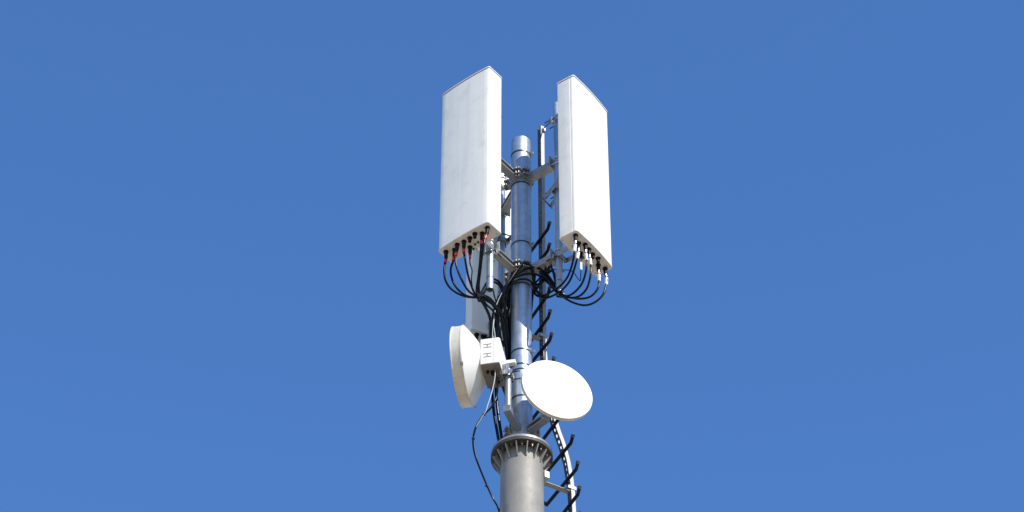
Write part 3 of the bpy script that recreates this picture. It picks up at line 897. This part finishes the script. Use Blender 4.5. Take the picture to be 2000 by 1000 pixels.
# loops over the front of the pole
run('thickest black cable arching highest over the front of the pole', [(-0.257, 0.000, -1.222), (-0.259, 0.020, -0.964), (-0.250, -0.020, -0.865), (-0.233, -0.080, -0.768), (-0.204, -0.120, -0.674), (-0.144, -0.150, -0.546), (-0.088, -0.150, -0.435), (-0.027, -0.145, -0.306), (0.030, -0.140, -0.242), (0.069, -0.130, -0.247), (0.099, -0.110, -0.307), (0.107, -0.080, -0.407), (0.120, -0.090, -0.503), (0.171, -0.110, -0.591)], 0.0125)
run('second black cable arching over the front of the pole', [(-0.240, 0.020, -1.203), (-0.237, 0.020, -0.904), (-0.221, -0.060, -0.754), (-0.182, -0.100, -0.630), (-0.126, -0.130, -0.495), (-0.062, -0.135, -0.383), (0.016, -0.135, -0.315), (0.069, -0.125, -0.273), (0.125, -0.110, -0.258), (0.173, -0.130, -0.303), (0.211, -0.150, -0.379), (0.282, -0.180, -0.576)], 0.0105)
run('lower black cable arching over the front of the pole', [(-0.199, 0.000, -0.864), (-0.182, -0.060, -0.681), (-0.148, -0.110, -0.560), (-0.088, -0.125, -0.428), (-0.027, -0.130, -0.378), (0.042, -0.125, -0.348), (0.112, -0.120, -0.343), (0.163, -0.130, -0.384), (0.214, -0.150, -0.466), (0.307, -0.180, -0.631)], 0.0105)
run('black cable dropping down the right side of the pole', [(0.077, -0.130, -0.260), (0.099, -0.100, -0.353), (0.103, -0.070, -0.446), (0.111, -0.060, -0.510), (0.137, -0.070, -0.557), (0.188, -0.100, -0.599)], 0.0105)
run('black cable hugging the right edge of the pole behind the loops', [(0.125, -0.100, -0.247), (0.113, 0.000, -0.282), (0.099, 0.060, -0.376), (0.086, 0.080, -0.541), (0.067, 0.100, -0.765), (0.049, 0.110, -1.115)], 0.0100)
for lb, p, r in TANGLE:
    run(lb, p, r)
# bundle falling on the left of the pole
VB = [
 ('outermost black cable falling from the tied bundle past the radio box', [(-0.358, -0.420, -0.922), (-0.333, -0.400, -0.944), (-0.299, -0.340, -0.962), (-0.266, -0.260, -0.990), (-0.253, -0.180, -1.042), (-0.253, -0.100, -1.201), (-0.247, -0.080, -1.534), (-0.229, -0.060, -1.860), (-0.195, -0.020, -2.106), (-0.174, 0.040, -2.219), (-0.144, 0.120, -2.699)], 0.0125),
 ('second black cable falling from the tied bundle past the radio box', [(-0.350, -0.420, -0.910), (-0.308, -0.400, -0.902), (-0.270, -0.360, -0.898), (-0.232, -0.280, -0.884), (-0.198, -0.200, -0.894), (-0.198, -0.100, -1.023), (-0.214, -0.060, -1.280), (-0.213, -0.060, -1.573), (-0.196, -0.050, -1.851), (-0.166, -0.020, -2.106), (-0.149, 0.050, -2.210), (-0.128, 0.120, -2.699)], 0.0125),
 ('third black cable leaving the tied bundle to the right', [(-0.342, -0.420, -0.904), (-0.291, -0.380, -0.876), (-0.241, -0.300, -0.850), (-0.190, -0.200, -0.864), (-0.156, -0.100, -0.903), (-0.130, -0.020, -1.033), (-0.117, 0.030, -1.193), (-0.104, 0.060, -1.516), (-0.087, 0.090, -1.948)], 0.0110),
 ('upper cable rising from the tied bundle behind the left pipe', [(-0.346, -0.420, -0.910), (-0.322, -0.360, -0.777), (-0.289, -0.280, -0.611), (-0.251, -0.220, -0.513), (-0.208, -0.180, -0.478), (-0.170, -0.140, -0.493), (-0.139, -0.100, -0.550), (-0.126, -0.040, -0.661), (-0.122, 0.020, -0.904), (-0.109, 0.040, -1.183)], 0.0100),
 ('second cable rising from the tied bundle behind the left pipe', [(-0.333, -0.420, -0.928), (-0.304, -0.360, -0.795), (-0.272, -0.280, -0.635), (-0.234, -0.220, -0.543), (-0.191, -0.160, -0.513), (-0.161, -0.120, -0.558), (-0.144, -0.080, -0.653), (-0.135, -0.020, -0.823), (-0.122, 0.030, -1.074), (-0.096, 0.060, -1.516)], 0.0100),
 ('black cable hanging straight down against the left edge of the pole', [(-0.075, -0.120, -0.324), (-0.096, -0.090, -0.405), (-0.105, -0.050, -0.518), (-0.109, 0.000, -0.682), (-0.100, 0.040, -0.884), (-0.088, 0.060, -1.164), (-0.075, 0.080, -1.497)], 0.0120),
 ('second black cable straight down against the left edge of the pole', [(-0.062, -0.130, -0.322), (-0.088, -0.110, -0.400), (-0.122, -0.080, -0.549), (-0.126, -0.020, -0.702), (-0.118, 0.020, -0.904), (-0.105, 0.050, -1.114), (-0.083, 0.080, -1.497)], 0.0110),
 ('black cable falling in a gentle curve left of the pole', [(-0.096, -0.120, -0.404), (-0.131, -0.110, -0.518), (-0.156, -0.090, -0.650), (-0.169, -0.030, -0.773), (-0.152, 0.000, -0.924), (-0.126, 0.030, -1.134), (-0.100, 0.060, -1.399)], 0.0100),
 ('short curled black cable between bundle and pole', [(-0.186, -0.040, -0.734), (-0.178, -0.060, -0.669), (-0.156, -0.070, -0.642), (-0.144, -0.050, -0.683), (-0.148, -0.020, -0.775), (-0.135, 0.020, -0.904), (-0.113, 0.050, -1.114)], 0.0085),
]
for lb, p, r in VB:
    if 'radio box' in lb:
        p = p + [(p[-1][0] - 0.02, p[-1][1] + 0.03, -6.0)]
    run(lb, p, r)
# cables of the antenna behind
for i, (x0, y0, w) in enumerate((( 938, 642, 'first'), (948, 646, 'second'), (955, 640, 'third'), (966, 640, 'fourth'), (976, 640, 'fifth'))):
    pass
TB = [
 ('black plug and cable under the shaded rear antenna, nearest its left corner', [(-0.356, 0.520, -0.355), (-0.342, 0.500, -0.443), (-0.315, 0.440, -0.625), (-0.269, 0.320, -0.911), (-0.186, 0.200, -1.265), (-0.100, 0.120, -1.633)], ),
 ('black plug and cable under the shaded rear antenna, second from its left corner', [(-0.317, 0.520, -0.380), (-0.303, 0.500, -0.468), (-0.280, 0.440, -0.649), (-0.243, 0.320, -0.941), (-0.168, 0.200, -1.295), (-0.096, 0.130, -1.682)], ),
 ('black plug and cable under the shaded rear antenna, third from its left corner', [(-0.277, 0.530, -0.327), (-0.268, 0.500, -0.431), (-0.249, 0.440, -0.625), (-0.217, 0.320, -0.941), (-0.160, 0.200, -1.265), (-0.087, 0.140, -1.672)], ),
 ('black plug and cable under the shaded rear antenna, just right of the radio box', [(-0.194, 0.530, -0.339), (-0.189, 0.500, -0.461), (-0.175, 0.420, -0.669), (-0.152, 0.300, -0.961), (-0.126, 0.200, -1.265), (-0.079, 0.140, -1.672)], ),
 ('black plug and cable under the shaded rear antenna, nearest the pole', [(-0.141, 0.520, -0.411), (-0.136, 0.500, -0.504), (-0.131, 0.420, -0.717), (-0.122, 0.300, -0.979), (-0.105, 0.200, -1.265), (-0.071, 0.150, -1.663)], ),
]
for (lb, p) in TB:
    cable(lb, p, 0.0105, True, None, 'black cables of the rear antenna', 'cable', 'jumper_cable')
# thin leads of the left radio
run('thin black lead bowing out left of the mast below the edge-on dish', [(-0.216, -0.340, -1.679), (-0.203, -0.350, -1.804), (-0.194, -0.360, -1.927), (-0.210, -0.370, -2.039), (-0.251, -0.370, -2.135), (-0.304, -0.360, -2.198), (-0.353, -0.340, -2.275), (-0.381, -0.320, -2.362), (-0.388, -0.300, -2.454), (-0.371, -0.270, -2.558), (-0.330, -0.230, -2.670), (-0.281, -0.190, -2.791), (-0.232, -0.160, -2.905), (-0.192, -0.150, -2.992), (-0.171, -0.150, -3.099), (-0.171, -0.150, -3.258)] + [(-0.19, -0.16, -6.0)], 0.0078, group='thin leads of the left radio')
run('thin pale grey lead hanging from the radio box', [(-0.216, -0.345, -1.684), (-0.216, -0.355, -1.768), (-0.228, -0.360, -1.871), (-0.252, -0.370, -2.011), (-0.272, -0.372, -2.097), (-0.288, -0.370, -2.168), (-0.324, -0.357, -2.235), (-0.365, -0.335, -2.309), (-0.384, -0.310, -2.408), (-0.378, -0.285, -2.506), (-0.351, -0.250, -2.611)], 0.0045, mat='grey_cable', group='thin leads of the left radio')
run('pale grey lead rising from the top of the radio box', [(-0.239, -0.220, -1.248), (-0.240, -0.200, -1.151), (-0.236, -0.180, -1.012), (-0.224, -0.170, -0.864), (-0.203, -0.170, -0.743), (-0.165, -0.180, -0.631)], 0.0038, mat='grey_cable', group='thin leads of the left radio')
run('second pale lead rising from the top of the radio box to a silver joint', [(-0.210, -0.220, -1.248), (-0.219, -0.200, -1.151), (-0.228, -0.180, -1.054), (-0.232, -0.170, -0.996), (-0.224, -0.170, -0.900)], 0.0042, mat='grey_cable', group='thin leads of the left radio')
# cable ties on the bowing lead and on the bundle
for (p, lb) in (((-0.300, -0.360, -2.193), 'small black cable tie on the bowing lead, top one'), ((-0.384, -0.310, -2.408), 'small black cable tie on the bowing lead, at its leftmost bend'),
                ((-0.277, -0.190, -2.807), 'small black cable tie on the bowing lead, lowest one')):
    t = thing('cable_tie', lb, 'cable tie', p, group='ties on the bowing lead')
    m = MB(); m.cyl(Vector(p) - Z * 0.008, Vector(p) + Z * 0.008, 0.0105, n=10); m.build('loop', 'boot', t)
    m = MB(); m.box(Vector(p) + Vector((-0.012, 0.0, 0)), (0.006, 0.003, 0.003)); m.build('tail', 'boot', t)
p = Vector((-0.350, -0.420, -0.928))
t = thing('cable_tie', 'black tie round the bundle of red-taped cables', 'cable tie', p)
m = MB(); m.cyl(p - Vector((0.014, 0, 0.004)), p + Vector((0.014, 0, 0.004)), 0.038, n=14); m.build('loop', 'boot', t)
m = MB(); m.box(p + Vector((0.0, -0.035, -0.03)), (0.006, 0.012, 0.012)); m.build('tail', 'boot', t)
p = Vector((0.324, -0.190, -0.654))
t = thing('cable_tie', 'black tie round the cables at the foot of the right pipe', 'cable tie', p)
m = MB(); m.cyl(p - Vector((0.016, 0.01, 0.006)), p + Vector((0.016, 0.01, 0.006)), 0.034, n=14); m.build('loop', 'boot', t)
m = MB(); m.box(p + Vector((0.03, -0.02, -0.02)), (0.010, 0.006, 0.006)); m.build('tail', 'white_tag', t)
